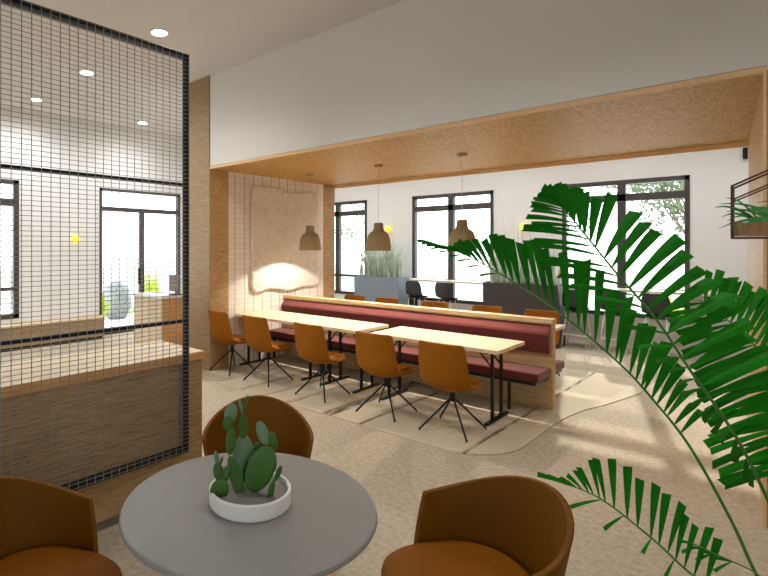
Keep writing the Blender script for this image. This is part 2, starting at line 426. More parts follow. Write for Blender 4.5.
# ------------------------------------------------------------------ bench
OX = (-4.12, 5.30, 0)
bn = thing('bench', 'long double sided oak bench with maroon cushions between the two rows of tables', 'bench', OX)
x0, x1 = -6.262, -1.89
W(OX).box((x0, 5.26, .008), (x1, 5.34, .93)).build('spine_panel', M['bench'], bn)
W(OX).box((x0, 5.235, .93), (x1 + .005, 5.365, .975)).build('top_rail', M['bench'], bn, bevel=.003)
for sgn in (-1, 1):
    Y = lambda d: 5.30 + sgn * d
    prof = [(.04, .60), (.085, .605), (.097, .63), (.122, .815), (.112, .84), (.04, .915)]
    c = W(OX)
    L0 = [c.v((x0 + .02, Y(d), z)) for d, z in prof]; L1 = [c.v((x1 - .02, Y(d), z)) for d, z in prof]
    n = len(prof); c.bm.faces.new(L0); c.bm.faces.new(L1[::-1])
    for i in range(n): c.bm.faces.new((L0[i], L0[(i + 1) % n], L1[(i + 1) % n], L1[i]))
    c.build('back_cushion', M['maroon'], bn, bevel=.006)
    ya, yb = sorted((Y(.04), Y(.395)))
    W(OX).box((x0 + .01, ya, .365), (x1 - .02, yb, .455)).build('seat_cushion', M['maroon'], bn, bevel=.015)
    W(OX).box((x0 + .02, ya, .33), (x1 - .05, yb - .0, .365)).build('seat_frame', M['black'], bn)
    for X in (-6.2, -5.0, -3.75, -2.27):
        W(OX).box((X - .013, Y(.30) - .013, .008), (X + .013, Y(.30) + .013, .34)).build('leg', M['black'], bn)

# ------------------------------------------------------------------ tables
TZ = .77
def dining_table(xa, xb, ya, yb, legs, label, group):
    O = ((xa + xb) / 2, (ya + yb) / 2, 0)
    t = thing('dining_table', label, 'table', O, 0, group)
    W(O).box((xa, ya, TZ - .038), (xb, yb, TZ)).build('tabletop', M['birch'], t, bevel=.003)
    yc = (ya + yb) / 2
    for X, inw in zip(legs, (1, -1)):
        l = W(O)
        l.box((X - .02, yc - .245, .008), (X + .02, yc + .245, .03))
        for y in (yc - .10, yc + .10): l.box((X - .014, y - .014, .03), (X + .014, y + .014, TZ - .06))
        l.box((X - .02, yc - .24, TZ - .06), (X + .02, yc + .24, TZ - .038))
        l.build('leg', M['black'], t)
        for y in (yc - .10, yc + .10):
            W(O).bar((X, y, TZ - .23), (X + inw * .17, y, TZ - .045), .012).build('brace', M['black'], t)
    O2 = W(O); O2.box((xa + .1, yc - .02, TZ - .055), (xb - .1, yc + .02, TZ - .038)); O2.build('beam', M['black'], t)
    return t
g1 = 'birch tables along the near side of the bench'; g2 = 'birch tables along the far side of the bench'
fy = (4.31, 4.93); by = (5.67, 6.29)
dining_table(-6.24, -4.60, *fy, (-6.2, -4.86), 'near side birch table standing against the tiled wall', g1)
dining_table(-4.585, -3.86, *fy, (-4.50, -3.96), 'short birch table between the two longer near side tables', g1)
dining_table(-3.66, -2.065, *fy, (-3.53, -2.23), 'near side birch table at the open end of the bench', g1)
dining_table(-6.24, -4.60, *by, (-6.2, -4.86), 'far side birch table behind the bench against the tiled wall', g2)
dining_table(-4.585, -3.86, *by, (-4.50, -3.96), 'short birch table in the middle behind the bench', g2)
dining_table(-3.66, -2.10, *by, (-3.53, -2.23), 'far side birch table whose corner shows past the end of the bench', g2)

# ------------------------------------------------------------------ shell chairs
def shell_rows(prof, nx=13, power=2.4, fx_=.92, fy_=1.08):
    """prof: (y, z, halfwidth, curl) along the middle line; curl lifts the sides along the path normal"""
    prof = [(p[0] * fy_, p[1], p[2] * fx_, p[3]) for p in prof]
    pts = [Vector((0, p[0], p[1])) for p in prof]; rows = []
    for i, p in enumerate(prof):
        t = (pts[min(i + 1, len(pts) - 1)] - pts[max(i - 1, 0)]).normalized()
        nrm = Vector((0, -t.z, t.y))           # towards the sitter
        row = []
        for k in range(nx):
            u = -1 + 2 * k / (nx - 1)
            uu = math.sin(u * PI / 2)
            row.append(pts[i] + Vector((uu * p[2], 0, 0)) + nrm * p[3] * abs(uu) ** power)
        rows.append(row)
    return rows
def pedestal_chair(label, group, loc, rz=0, z0=.013):
    t = thing('pedestal_chair', label, 'chair', loc, rz, group)
    prof = [(-.262, .872, .20, .03), (-.262, .865, .222, .035), (-.261, .845, .234, .04), (-.257, .79, .238, .05), (-.25, .70, .246, .06),
            (-.242, .61, .25, .07), (-.232, .53, .252, .08), (-.21, .462, .25, .085), (-.15, .422, .248, .08), (-.05, .408, .246, .06),
            (.05, .408, .242, .045), (.13, .413, .234, .035), (.19, .42, .216, .03), (.225, .422, .19, .02), (.245, .42, .155, .01)]
    s = MB().grid(shell_rows(prof)).build('shell', M['leather'], t, smooth=True)
    so = s.modifiers.new('thick', 'SOLIDIFY'); so.thickness = .042; so.offset = 0
    sb = s.modifiers.new('sub', 'SUBSURF'); sb.levels = sb.render_levels = 1
    # seat pad
    pr = [(-.16, .478, .15, .01), (-.10, .468, .178, .01), (0, .460, .186, .008), (.10, .460, .188, .004), (.18, .462, .18, .0), (.225, .455, .15, -.004)]
    p = MB().grid(shell_rows(pr, 9)).build('seat_pad', M['leather'], t, smooth=True)
    so = p.modifiers.new('thick', 'SOLIDIFY'); so.thickness = .05; so.offset = -1 if False else 0
    sb = p.modifiers.new('sub', 'SUBSURF'); sb.levels = sb.render_levels = 2
    MB().lathe([(0, .40), (.06, .40), (.06, .385), (.024, .375), (.024, .29), (.018, .28), (0, .28)], n=16).build('column', M['black'], t, smooth=False)
    for sx, sy in ((1, 1), (-1, 1), (1, -1), (-1, -1)):
        MB().tube([(0, 0, .315), (sx * .03, sy * .026, .29), (sx * .205, sy * .205, .05), (sx * .222, sy * .222, .028), (sx * .227, sy * .227, .0 + z0)], .0095, 8).build('leg', M['black'], t, smooth=True)
    return t
g3 = 'orange shell chairs along the near side tables'; g4 = 'orange shell chairs along the far side tables'
c0 = pedestal_chair('orange shell chair with its back to us, nearest the open end of the bench', g3, (-2.43, 4.09, 0), .03)
for X, rz, lb in ((-3.24, .02, 'orange shell chair, second from the open end of the bench, near side'),
                  (-4.2, -.02, 'orange shell chair in the middle of the near side row'),
                  (-5.2, 0, 'orange shell chair, second from the tiled wall, near side'),
                  (-6.0, -.05, 'orange shell chair nearest the oak pillar and tiled wall, near side')):
    dup(c0, (X, 4.1, 0), rz, lb, g3)
for X, lb in ((-6.05, 'leftmost orange chair back seen over the bench, before the slate planter corner'),
              (-5.31, 'second orange chair back over the bench, in front of the slate planter'),
              (-4.33, 'middle orange chair back over the bench, below the black stools'),
              (-3.40, 'fourth orange chair back over the bench, at the left of the charcoal planter'),
              (-2.57, 'rightmost orange chair back over the bench, next to its open end')):
    dup(c0, (X, 6.50, 0), PI, lb, g4)

# ------------------------------------------------------------------ near round table and tub chairs
TC = (-1.466, 1.36, 0)
rt = thing('round_table', 'round grey topped table in the foreground carrying the cactus', 'table', TC, raw=True)
MB().lathe([(0, .725), (.476, .725), (.490, .729), (.494, .737), (.490, .747), (.484, .75), (0, .75)], n=96).build('tabletop', M['greytop'], rt)
MB().lathe([(0, .725), (.12, .725), (.12, .71), (.035, .70), (.03, .03), (0, .03)], n=24).build('column', M['black'], rt)
MB().lathe([(0, 0), (.25, 0), (.25, .012), (.05, .032), (0, .032)], n=48).build('base', M['black'], rt)

def tub_chair(label, loc, back_deg):
    t = thing('tub_chair', label, 'chair', loc, math.radians(back_deg), 'tub chairs round the grey table', raw=True)
    b = MB(); n = 40; span = math.radians(100)
    outer, inner = [], []
    levels = [0, .2, .4, .6, .8, 1]
    for k in range(n + 1):
        phi = -span + 2 * span * k / n
        cc = max(0, math.cos(phi * .86))
        top = .65 + .14 * cc ** 2.2
        co_, ci_ = [], []
        for f in levels:
            z = .34 + (top - .34) * f
            ph = phi * (1 + .28 * (1 - f))
            r = .262 + .082 * (z - .34) / .45
            co_.append(Vector((r * math.cos(ph), r * math.sin(ph) * 1.02, z)))
            ci_.append(Vector(((r - .022) * math.cos(ph), (r - .022) * math.sin(ph) * 1.02, z)))
        outer.append(co_); inner.append(ci_)
    VO = [[b.v(p) for p in c] for c in outer]; VI = [[b.v(p) for p in c] for c in inner]
    for k in range(n):
        for j in range(len(levels) - 1):
            b.bm.faces.new((VO[k][j], VO[k + 1][j], VO[k + 1][j + 1], VO[k][j + 1]))
            b.bm.faces.new((VI[k + 1][j], VI[k][j], VI[k][j + 1], VI[k + 1][j + 1]))
        b.bm.faces.new((VO[k][-1], VO[k + 1][-1], VI[k + 1][-1], VI[k][-1]))
        b.bm.faces.new((VO[k + 1][0], VO[k][0], VI[k][0], VI[k + 1][0]))
    for k in (0, n):
        for j in range(len(levels) - 1):
            b.bm.faces.new((VO[k][j], VO[k][j + 1], VI[k][j + 1], VI[k][j]))
    s = b.build('shell', M['tub'], t, smooth=True, bevel=.005)
    s.data.set_sharp_from_angle(angle=math.radians(35))
    poly = []
    for k in range(48):
        a = 2 * PI * k / 48; c, q = math.cos(a), math.sin(a)
        poly.append(((.232 * c) if c > 0 else -.35 * abs(c) ** .8, (.245 if c > 0 else .275 - .03 * (1 + c)) * math.copysign(abs(q) ** .8, q)))
    cu = MB()
    rings = []
    for sc, z in ((.9, .345), (.985, .36), (1, .40), (1, .435), (.985, .455), (.94, .468), (.8, .474), (.4, .478)):
        rings.append([cu.v((x * sc, y * sc, z)) for x, y in poly])
    for a, c in zip(rings, rings[1:]):
        for k in range(48): cu.bm.faces.new((a[k], a[(k + 1) % 48], c[(k + 1) % 48], c[k]))
    cu.bm.faces.new(rings[0][::-1]); cu.bm.faces.new(rings[-1])
    cu.build('seat_cushion', M['tubpad'], t, smooth=True)
    MB().lathe([(0, .345), (.22, .345), (.22, .335), (.03, .325), (.026, .22), (0, .21)], n=24).build('column', M['black'], t)
    for sx, sy in ((1, 1), (-1, 1), (1, -1), (-1, -1)):
        MB().tube([(0, 0, .24), (sx * .03, sy * .03, .22), (sx * .21, sy * .21, .04), (sx * .23, sy * .23, 0.0)], .011, 8).build('leg', M['black'], t, smooth=True)
    return t
tub_chair('brown leather tub chair on the right of the round table, beside the palm', (-.84, 1.975, 0), 54)
tub_chair('brown leather tub chair at the lower left corner, by the mesh screen', (-2.02, .725, 0), 209)
tub_chair('brown leather tub chair on the far side of the round table behind the cactus', (-2.128, 2.043, 0), 136)

# cactus
PC = (-1.46, 1.36, .75)
ca = thing('potted_cactus', 'prickly pear cactus with green pads in a low round white bowl', 'plant', PC, raw=True)
bowl = MB().lathe([(0, 0), (.155, 0), (.16, .006), (.161, .058), (.158, .062), (.150, .062), (.148, .058), (.148, .036), (0, .036)], n=64).build('bowl', M['potwhite'], ca)
MB().lathe([(0, .0365), (.147, .0365), (.147, .042), (0, .045)], n=48).build('sand', M['soil'], bowl)
# px, py, w, h, tilt deg, depth, yaw deg, pale
pads = [(205, 290, 90, 200, -3, .035, 15, 1), (278, 310, 108, 195, 24, -.015, -10, 0), (176, 345, 48, 182, -17, -.02, 25, 0), (108, 385, 72, 92, 8, -.045, 10, 0),
        (103, 310, 40, 76, -10, -.04, 20, 0), (137, 317, 30, 62, 8, -.04, -20, 0), (95, 250, 18, 52, -8, -.04, 40, 1), (114, 266, 12, 38, 22, -.04, 60, 0),
        (152, 197, 40, 118, 4, .0, 15, 0), (152, 80, 52, 82, 12, .0, 10, 1), (141, 115, 42, 58, 5, -.02, 5, 0),
        (203, 145, 40, 108, -2, .03, 20, 0), (193, 62, 16, 66, -14, .03, 50, 1), (215, 46, 16, 66, 16, .03, 50, 0),
        (288, 165, 46, 102, -20, .0, 15, 1), (329, 187, 32, 56, -12, .0, 20, 0), (340, 216, 22, 48, 10, .0, 30, 0),
        (322, 390, 28, 100, 12, -.05, 30, 0), (352, 312, 24, 66, 22, -.05, 30, 0), (340, 285, 14, 70, -2, .0, 40, 0), (262, 237, 30, 40, 10, .03, 20, 0), (308, 330, 22, 66, -8, .03, 30, 0)]
k_ = .000923
for px, py, w, h, tilt, dp, yaw, pale in pads:
    c = RIGHT * ((px - 235) * k_) + UP * ((548 - py) * k_ - .075) + FWD * (dp + .0)
    # px 235 / py 548 are the bowl's foot front; the bowl middle is about 0.16 m behind it
    c.z -= .010; w *= 1.08; h *= 1.06
    Rm = Matrix((RIGHT, FWD, UP)).transposed().to_4x4()
    Mx = Matrix.Translation(c) @ Rm @ Matrix.Rotation(math.radians(tilt), 4, 'Y') @ Matrix.Rotation(math.radians(yaw), 4, 'Z') @ Matrix.Diagonal((w * k_ / 2 / math.cos(math.radians(yaw)) ** .5, max(.006, w * k_ * .13), h * k_ / 2, 1))
    MB().ellipsoid(Mx, 20, 14).build('pad', M['cactusp' if pale else 'cactus'], ca, smooth=True)

# ------------------------------------------------------------------ mesh screen and counter
CO = (-3.56, .6, 0)
ct = thing('bar_counter', 'long oak service counter standing behind the wire mesh screen', 'counter', CO)
W(CO).box((-3.85, -1.4, .06), (-3.26, 1.975, .945)).build('body', M['cfront'], ct)
W(CO).box((-3.83, -1.36, 0), (-3.27, 1.96, .06)).build('plinth', M['plinth'], ct)
W(CO).box((-3.87, -1.42, .96), (-3.25, 1.985, 1.0)).build('worktop', M['ctop'], ct)
e_ = W(CO); e_.box((-3.25, -1.42, .945), (-3.244, 1.985, .995)); e_.box((-3.87, 1.985, .945), (-3.244, 1.991, .995)); e_.box((-3.86, -1.41, .945), (-3.25, 1.985, .96))
e_.build('worktop_edge', M['cedge'], ct)
SO = (-3.2, .4, .33)
ms = thing('mesh_screen', 'tall black framed wire mesh screen fixed to the front of the counter', 'screen', SO)
f = W(SO); y0, y1, z0, z1 = -1.2, 1.845, .33, 3.09; xf0, xf1 = -3.244, -3.204
f.box((xf0, y1 - .03, z0), (xf1, y1, z1)); f.box((xf0, y0, z0), (xf1, y0 + .03, z1))
f.box((xf0, y0, z1 - .04), (xf1, y1, z1)); f.box((xf0, y0, z0), (xf1, y1, z0 + .04))
f.build('frame', M['meshframe'], ms)
for zz in (1.24, 2.178):
    W(SO).box((xf0 + .01, y0 + .03, zz - .011), (xf1, y1 - .03, zz + .011)).build('rail', M['meshframe'], ms)
m_ = W(SO); y = 1.792 + .046
rr = .0023
while y > y0:
    m_.tube([(-3.1985, y, z0 + .005), (-3.1985, y, z1 - .005)], rr, 4, cap=False); y -= .0462
z = z0 + .012
while z < z1:
    m_.tube([(-3.2020, y0, z), (-3.2020, y1 - .003, z)], rr * .85, 4, cap=False); z += .0277
m_.build('wire_mesh', M['mesh'], ms)

# reception desk behind
DO = (-6.7, 3.4, 0)
dk = thing('reception_desk', 'oak reception desk with pale front seen through the mesh by the oak pillar', 'desk', DO)
W(DO).box((-7.1, 3.25, 0), (-6.33, 3.27, 1.07)).build('front_panel', M['ctop'], dk)
W(DO).box((-6.35, 3.27, 0), (-6.31, 3.56, 1.07)).build('side_panel', M['cedge'], dk)
W(DO).box((-7.1, 3.27, 0), (-7.06, 3.56, 1.07)).build('side_panel', M['cedge'], dk)
W(DO).box((-7.12, 3.23, 1.07), (-6.29, 3.58, 1.10)).build('desk_top', M['white'], dk)
MO = (-6.41, 3.47, 1.10)
mo = thing('computer_monitor', 'small monitor standing on the reception desk, partly behind the mesh post', 'monitor', MO)
W(MO).box((-6.55, 3.47, 1.15), (-6.30, 3.495, 1.37)).build('screen_panel', M['screen'], mo)
W(MO).box((-6.44, 3.495, 1.12), (-6.41, 3.51, 1.26)).build('stand', M['black'], mo)
W(MO).box((-6.50, 3.44, 1.10), (-6.34, 3.54, 1.12)).build('foot', M['black'], mo)
LO = (-10.25, 2.1, 0)
lb = thing('low_bench', 'low pale oak bench running along the wall under the left window', 'bench', LO)
W(LO).box((-10.48, -1.0, .06), (-10.05, 4.05, .40)).build('body', M['greyoak'], lb)
W(LO).box((-10.46, -1.0, 0), (-10.09, 4.03, .06)).build('plinth', M['black'], lb)
W(LO).box((-10.49, -1.0, .40), (-10.03, 4.07, .43)).build('seat_top', M['ctop'], lb)

# ------------------------------------------------------------------ art, pendants
AO = (XA, 5.28, 1.9)
def art_outline():
    P = []
    top = [(4.60, 2.60), (4.615, 2.66), (4.66, 2.685), (4.78, 2.685), (4.9, 2.70), (5.02, 2.695), (5.14, 2.67), (5.26, 2.635), (5.36, 2.625), (5.5, 2.645), (5.66, 2.675), (5.82, 2.69), (5.93, 2.68), (5.97, 2.64)]
    bot = [(5.97, 1.17), (5.95, 1.11), (5.88, 1.08), (5.74, 1.09), (5.6, 1.095), (5.46, 1.06), (5.32, 1.045), (5.18, 1.055), (5.04, 1.09), (4.9, 1.10), (4.76, 1.06), (4.67, 1.05), (4.61, 1.10), (4.595, 1.2)]
    return top + [(5.975, 2.1), (5.965, 1.6)] + bot + [(4.605, 1.6), (4.595, 2.1)]
ar = W(AO); ol = art_outline()
cy, cz = 5.285, 1.87
rings = []
for sc, dx in ((1, 0.012), (1, .05), (.99, .062), (.97, .068)):
    rings.append([ar.v((XA + dx, cy + (y - cy) * sc, cz + (z - cz) * sc)) for y, z in ol])
n = len(ol)
for a, b in zip(rings, rings[1:]):
    for i in range(n): ar.bm.faces.new((a[i], a[(i + 1) % n], b[(i + 1) % n], b[i]))
ar.bm.faces.new(rings[0]); ar.bm.faces.new(rings[-1])
aw = ar.build('wall_relief', M['plaster'])
tag(aw, 'large wavy edged plaster relief hung on the white tiled wall', 'wall art')

def pendant(X, Y, label):
    O = (X, Y, 0)
    t = thing('pendant_lamp', label, 'lamp', (X, Y, 1.70), 0, 'sand coloured pendant lamps over the near tables')
    z = lambda a: a - 1.70
    s = MB().lathe([(.158, z(1.70)), (.166, z(1.70)), (.162, z(1.76)), (.154, z(1.83)), (.141, z(1.89)), (.122, z(1.932)), (.088, z(1.957)), (.074, z(1.965)), (.066, z(1.99)), (.058, z(2.06)), (.05, z(2.072)), (0, z(2.072)),
                    (0, z(2.06)), (.048, z(2.055)), (.056, z(1.985)), (.064, z(1.955)), (.075, z(1.945)), (.10, z(1.92)), (.122, z(1.883)), (.14, z(1.828)), (.152, z(1.76)), (.158, z(1.70))], n=48)
    s.build('shade', M['shade'], t, smooth=True).data.set_sharp_from_angle(angle=math.radians(50))
    MB().tube([(0, 0, z(2.07)), (0, 0, z(ZS - .02))], .0025, 6).build('cord', M['cord'], t)
    MB().lathe([(0, z(ZS - .03)), (.05, z(ZS - .03)), (.055, z(ZS - .025)), (.055, z(ZS)), (0, z(ZS))], n=24).build('canopy', M['shade'], t)
    MB().lathe([(0, z(1.84)), (.02, z(1.845)), (.032, z(1.87)), (.026, z(1.90)), (.014, z(1.93)), (.014, z(1.97)), (0, z(1.97))], n=16).build('bulb', M['bulb'], t, smooth=True)
    l = bpy.data.lights.new('pendant_light', 'POINT'); l.energy = 34; l.color = (1, .93, .82); l.shadow_soft_size = .012
    lo = bpy.data.objects.new('pendant_light', l); COL.objects.link(lo); lo.location = S((X, Y, 1.778))
for X, lbl in ((-5.52, 'leftmost sand coloured pendant lamp, hanging before the wall relief'), (-4.19, 'middle sand coloured pendant lamp, hanging over the short birch table'), (-2.92, 'rightmost sand coloured pendant lamp, in front of the middle window')):
    pendant(X, 5.13, lbl)

# downlights, plus unseen fill lamps added in the far zones
for X, Y, lbl in ((-5.46, 2.78, 'round ceiling downlight just right of the mesh screen top corner'), (-7.50, 2.79, 'second round ceiling downlight, upper one seen through the mesh'),
               (-9.53, 2.79, 'third round ceiling downlight, leftmost seen through the mesh'), (-9.69, 4.60, 'small round ceiling downlight seen through the mesh near its post'),
               ):
    t = thing('ceiling_downlight', lbl, 'light', (X, Y, ZC), 0, 'recessed ceiling downlights')
    MB().lathe([(.085, 0), (.10, 0), (.10, -.012), (.085, -.008)], n=32).build('trim_ring', M['white'], t)
    MB().lathe([(0, -.001), (.086, -.001), (.086, -.006), (0, -.006)], n=32).build('lens', M['lightdisc'], t)
for X, Y, en in ((-5.46, 2.78, 60), (-7.5, 2.79, 80), (-9.53, 2.79, 80), (-9.3, 4.6, 80), (-9.3, .74, 70), (-3.4, 2.2, 58), (-1.36, 2.2, 58), (-7.5, .74, 70), (.7, 2.2, 58),  # includes two unseen left zone lamps, added for brightness
                 (-8.6, 7.9, 72), (-6.4, 7.9, 72), (-4.2, 7.9, 72), (-2.0, 7.9, 72), (.2, 7.9, 72)):  # unseen row behind the bulkhead, added to brighten the back zone
    far = en > 60
    l = bpy.data.lights.new('downlight', 'SPOT'); l.energy = en; l.color = (.94, .97, 1) if far else (1, .97, .94); l.spot_size = math.radians(172 if far else 140); l.spot_blend = .9; l.shadow_soft_size = .1
    lo = bpy.data.objects.new('downlight', l); COL.objects.link(lo); lo.location = S((X, Y, ZC - .02))

# yellow globe wall lights
def globe(loc, axis, label):
    t = thing('wall_globe', label, 'light', loc, 0, 'small yellow wall globes')
    d = Vector((0, -1, 0)) if axis == 'Y' else Vector((1, 0, 0))
    MB().ellipsoid(Matrix.Translation(d * .075) @ Matrix.Diagonal((.065, .065, .065, 1)), 20, 14).build('globe', M['yellow'], t, smooth=True)
    MB().tube([d * .0, d * .03], .03, 16).build('mount', M['white'], t)
globe((-7.33, YB, 2.18), 'Y', 'small yellow globe light on the back wall beside the middle pendant lamp')
globe((-3.93, YB, 2.15), 'Y', 'small yellow globe light on the back wall between the middle and right windows')
globe((XL, 3.69, 1.90), 'X', 'small yellow globe light on the left wall seen through the mesh')
sp = W((-.40, YB, 3.15)); sp.box((-.435, YB - .06, 3.10), (-.372, YB, 3.27)); o = sp.build('wall_speaker', M['black'], bevel=.004)
tag(o, 'small black speaker box high on the back wall by the right oak column', 'speaker')
sp = W((-.36, YB, 1.2)); sp.box((-.362, YB - .03, 1.15), (-.335, YB, 2.75)); o = sp.build('wall_rail', M['black'], bevel=.004)
tag(o, 'slim black vertical rail on the back wall beside the right oak column', 'rail')

# ------------------------------------------------------------------ back zone: planters, counter, stools
def blades(b, n, xr, yr, z0, hr, w, lean=.12, seed=1, curl=.1, wtip=.15):
    r = random.Random(seed)
    for i in range(n):
        x, y = r.uniform(*xr), r.uniform(*yr); h = r.uniform(*hr)
        a = r.uniform(0, 2 * PI); l = r.uniform(.2, 1) * lean; c = r.uniform(0, 1) * curl
        d = Vector((math.cos(a), math.sin(a), 0)); s = Vector((-d.y, d.x, 0)); 
        th = r.uniform(-.9, .9); s = (s * math.cos(th) + d * math.sin(th)); ww = w * r.uniform(.7, 1.2)
        rows = []
        for k in range(6):
            f = k / 5
            p = Vector((x, y, z0)) + d * (l * f + c * f ** 3) * h + UP * h * (f - .25 * c * f ** 3)
            q = ww * (1 - f ** 2 * (1 - wtip)) / 2
            rows.append([p - s * q, p + s * q])
        b.grid(rows)
def planter(name_label, xa, xb, mat, grass_mat, nb, hr, w, seed, extra=None):
    O = ((xa + xb) / 2, 8.7, 0)
    t = thing('planter_box', name_label, 'planter', O, 0, 'planter boxes with tall grass before the back windows')
    b = W(O); b.box((xa, 8.5, 0), (xb, 8.9, 1.06))
    for A, B in (((xa, 8.5, 1.06), (xb, 8.53, 1.085)), ((xa, 8.87, 1.06), (xb, 8.9, 1.085)), ((xa, 8.53, 1.06), (xa + .03, 8.87, 1.085)), ((xb - .03, 8.53, 1.06), (xb, 8.87, 1.085))): b.box(A, B)
    b.build('box', mat, t)
    s = W(O); s.box((xa + .03, 8.53, 1.06), (xb - .03, 8.87, 1.068)); s.build('soil', M['bark'], t)
    g = W(O); blades(g, nb, (xa + .08, xb - .08), (8.56, 8.84), 1.065, hr, w, .22, seed, .35)
    o = g.build('grass', grass_mat, t, normals=False); o['kind'] = 'stuff'
    if extra:
        g = W(O); blades(g, extra, (xa + .1, xb - .1), (8.58, 8.84), 1.065, (.7, 1.35), .012, .12, seed + 5, .1)
        o = g.build('reed', M['reed'], t, normals=False); o['kind'] = 'stuff'
planter('slate blue planter box full of tall pale grass, left of the black stools', -7.67, -6.40, M['slate'], M['grass'], 100, (.45, .85), .05, 3, 30)
planter('charcoal planter box of tall grass, right of the black stools behind the palm', -4.39, -2.97, M['char'], M['grass'], 90, (.4, .7), .035, 4, 70)
WO = (-3.6, 9.25, 0)
wc = thing('window_counter', 'pale narrow counter running under the back windows behind the black stools', 'counter', WO)
W(WO).box((-6.6, 9.05, .99), (-.75, 9.385, 1.03)).build('worktop', M['sill'], wc)
for X in (-6.5, -4.0, -.85):
    W(WO).box((X - .02, 9.08, 0), (X + .02, 9.34, .99)).build('support', M['black'], wc)

def bar_stool(label, loc, rz=0):
    t = thing('bar_stool', label, 'stool', loc, rz, 'black bar stools at the window counter')
    prof = [(-.19, 1.03, .12, .02), (-.19, 1.015, .155, .025), (-.185, .97, .185, .03), (-.18, .88, .20, .04), (-.17, .78, .20, .05), (-.14, .715, .20, .05),
            (-.08, .69, .20, .03), (.04, .685, .20, .02), (.14, .69, .19, .015), (.19, .68, .165, .0), (.205, .67, .14, 0)]
    s = MB().grid(shell_rows(prof)).build('shell', M['stool'], t, smooth=True)
    so = s.modifiers.new('thick', 'SOLIDIFY'); so.thickness = .018; so.offset = 0
    sb = s.modifiers.new('sub', 'SUBSURF'); sb.levels = sb.render_levels = 1
    MB().box((-.15, -.14, .665), (.15, .14, .68)).build('seat_frame', M['black'], t)
    for sx, sy in ((1, 1), (-1, 1), (1, -1), (-1, -1)):
        MB().tube([(sx * .12, sy * .11, .668), (sx * .15, sy * .15, .40), (sx * .19, sy * .19, 0)], .010, 8).build('leg', M['white'], t, smooth=True)
    fr = MB(); q = .172
    for a, b in (((-q, -q), (q, -q)), ((q, -q), (q, q)), ((q, q), (-q, q)), ((-q, q), (-q, -q))): fr.tube([(a[0], a[1], .24), (b[0], b[1], .24)], .008, 8)
    fr.build('footrest', M['white'], t)
    return t
s0 = bar_stool('black bar stool with white legs next to the slate blue planter', (-6.10, 8.78, 0))
for X, lb in ((-5.35, 'black bar stool standing before the middle window, right one of that pair'), (-2.74, 'black bar stool just past the charcoal planter, seen through the palm'),
              (-2.12, 'black bar stool before the right window, seen through the palm'), (-1.5, 'rightmost black bar stool before the right window, behind palm leaves')):
    dup(s0, (X, 8.78, 0), 0, lb)

# ------------------------------------------------------------------ palm
def catmull(P, n):
    out = []
    Q = [2 * P[0] - P[1]] + P + [2 * P[-1] - P[-2]]
    seg = len(P) - 1
    for i in range(n + 1):
        f = i / n * seg; k = min(int(f), seg - 1); t = f - k
        a, b, c, d = Q[k:k + 4]
        out.append(.5 * ((2 * b) + (c - a) * t + (2 * a - 5 * b + 4 * c - d) * t * t + (3 * b - a - 3 * c + d) * t ** 3))
    return out
PB = at(815, 640, 1.75); PB.z = 0
palm = thing('potted_palm', 'large green palm with long feathery fronds arching in from the right foreground', 'plant', tuple(PB), raw=True)
MB().lathe([(0, 0), (.16, 0), (.165, .01), (.20, .34), (.20, .36), (.185, .36), (.18, .33), (0, .33)], n=40).build('pot', M['char'], palm, smooth=False)
MB().lathe([(0, .331), (.18, .331), (.175, .34), (0, .345)], n=32).build('soil', M['bark'], palm)
def lerp(a, b, t): return a + (b - a) * t
def key(K, s):
    for (s0, v0), (s1, v1) in zip(K, K[1:]):
        if s <= s1:
            t = max(0, (s - s0) / (s1 - s0)); return tuple(lerp(a, b, t) for a, b in zip(v0, v1))
    return K[-1][1]
def frond(ctrl, sides, seed, width=(.042, .03), stem_r=.0065):
    """ctrl: points of the midrib; sides: (key list of (s,(right,up,ahead,length)), s0, s1, count)"""
    r = random.Random(seed)
    P = [at(*c) for c in ctrl]; n = 90; C = catmull(P, n)
    fr = bpy.data.objects.new('frond', None); COL.objects.link(fr); fr.parent = palm
    off = PB
    def rel(p): return p - off
    MB().tube([rel(c) for c in C], stem_r, 7, r2=.002).build('midrib', M['stem'], palm, smooth=True)
    mid = COL.objects[-1]
    bpy.data.objects.remove(fr)
    mid.name = 'frond'
    b = MB()
    for (K, s0, s1, cnt), wid in zip(sides, width):
        for i in range(cnt):
            s = lerp(s0, s1, (i + .5) / cnt) + r.uniform(-.004, .004)
            j = min(n - 1, max(0, int(s * n))); p = C[j].lerp(C[j + 1], s * n - j)
            T = (C[min(n, j + 2)] - C[max(0, j - 1)]).normalized()
            a, u, f, ln = key(K, s)
            d = (RIGHT * a + UP * u + FWD * f).normalized()
            d = (d + Vector((r.uniform(-1, 1), r.uniform(-1, 1), r.uniform(-1, 1))) * .045).normalized()
            ln *= r.uniform(.9, 1.1)
            view = (p - Vector((0, 0, EYE))).normalized()
            w = d.cross(view)
            if w.length < .2: w = d.cross(UP)
            w.normalize(); nn = d.cross(w).normalized()
            th = r.uniform(-.42, .42); w = w * math.cos(th) + nn * math.sin(th)
            ww = wid * r.uniform(.85, 1.12) * (.3 + .7 * min(1, ln / .2))
            rows = []; skew = r.uniform(-.3, .3)
            for k in range(6):
                g = k / 5
                q = p + d * ln * g - UP * ln * .10 * g ** 2.2
                h = ww / 2 * (.12 + .88 * min(1, g / .9) ** .7)
                sk = d * ww * skew if k == 5 else Vector((0, 0, 0))
                rows.append([rel(q - w * h - sk), rel(q + nn * h * .12), rel(q + w * h + sk)])
            b.grid(rows)
    b.build('leaflets', M['palm'], mid, normals=False)
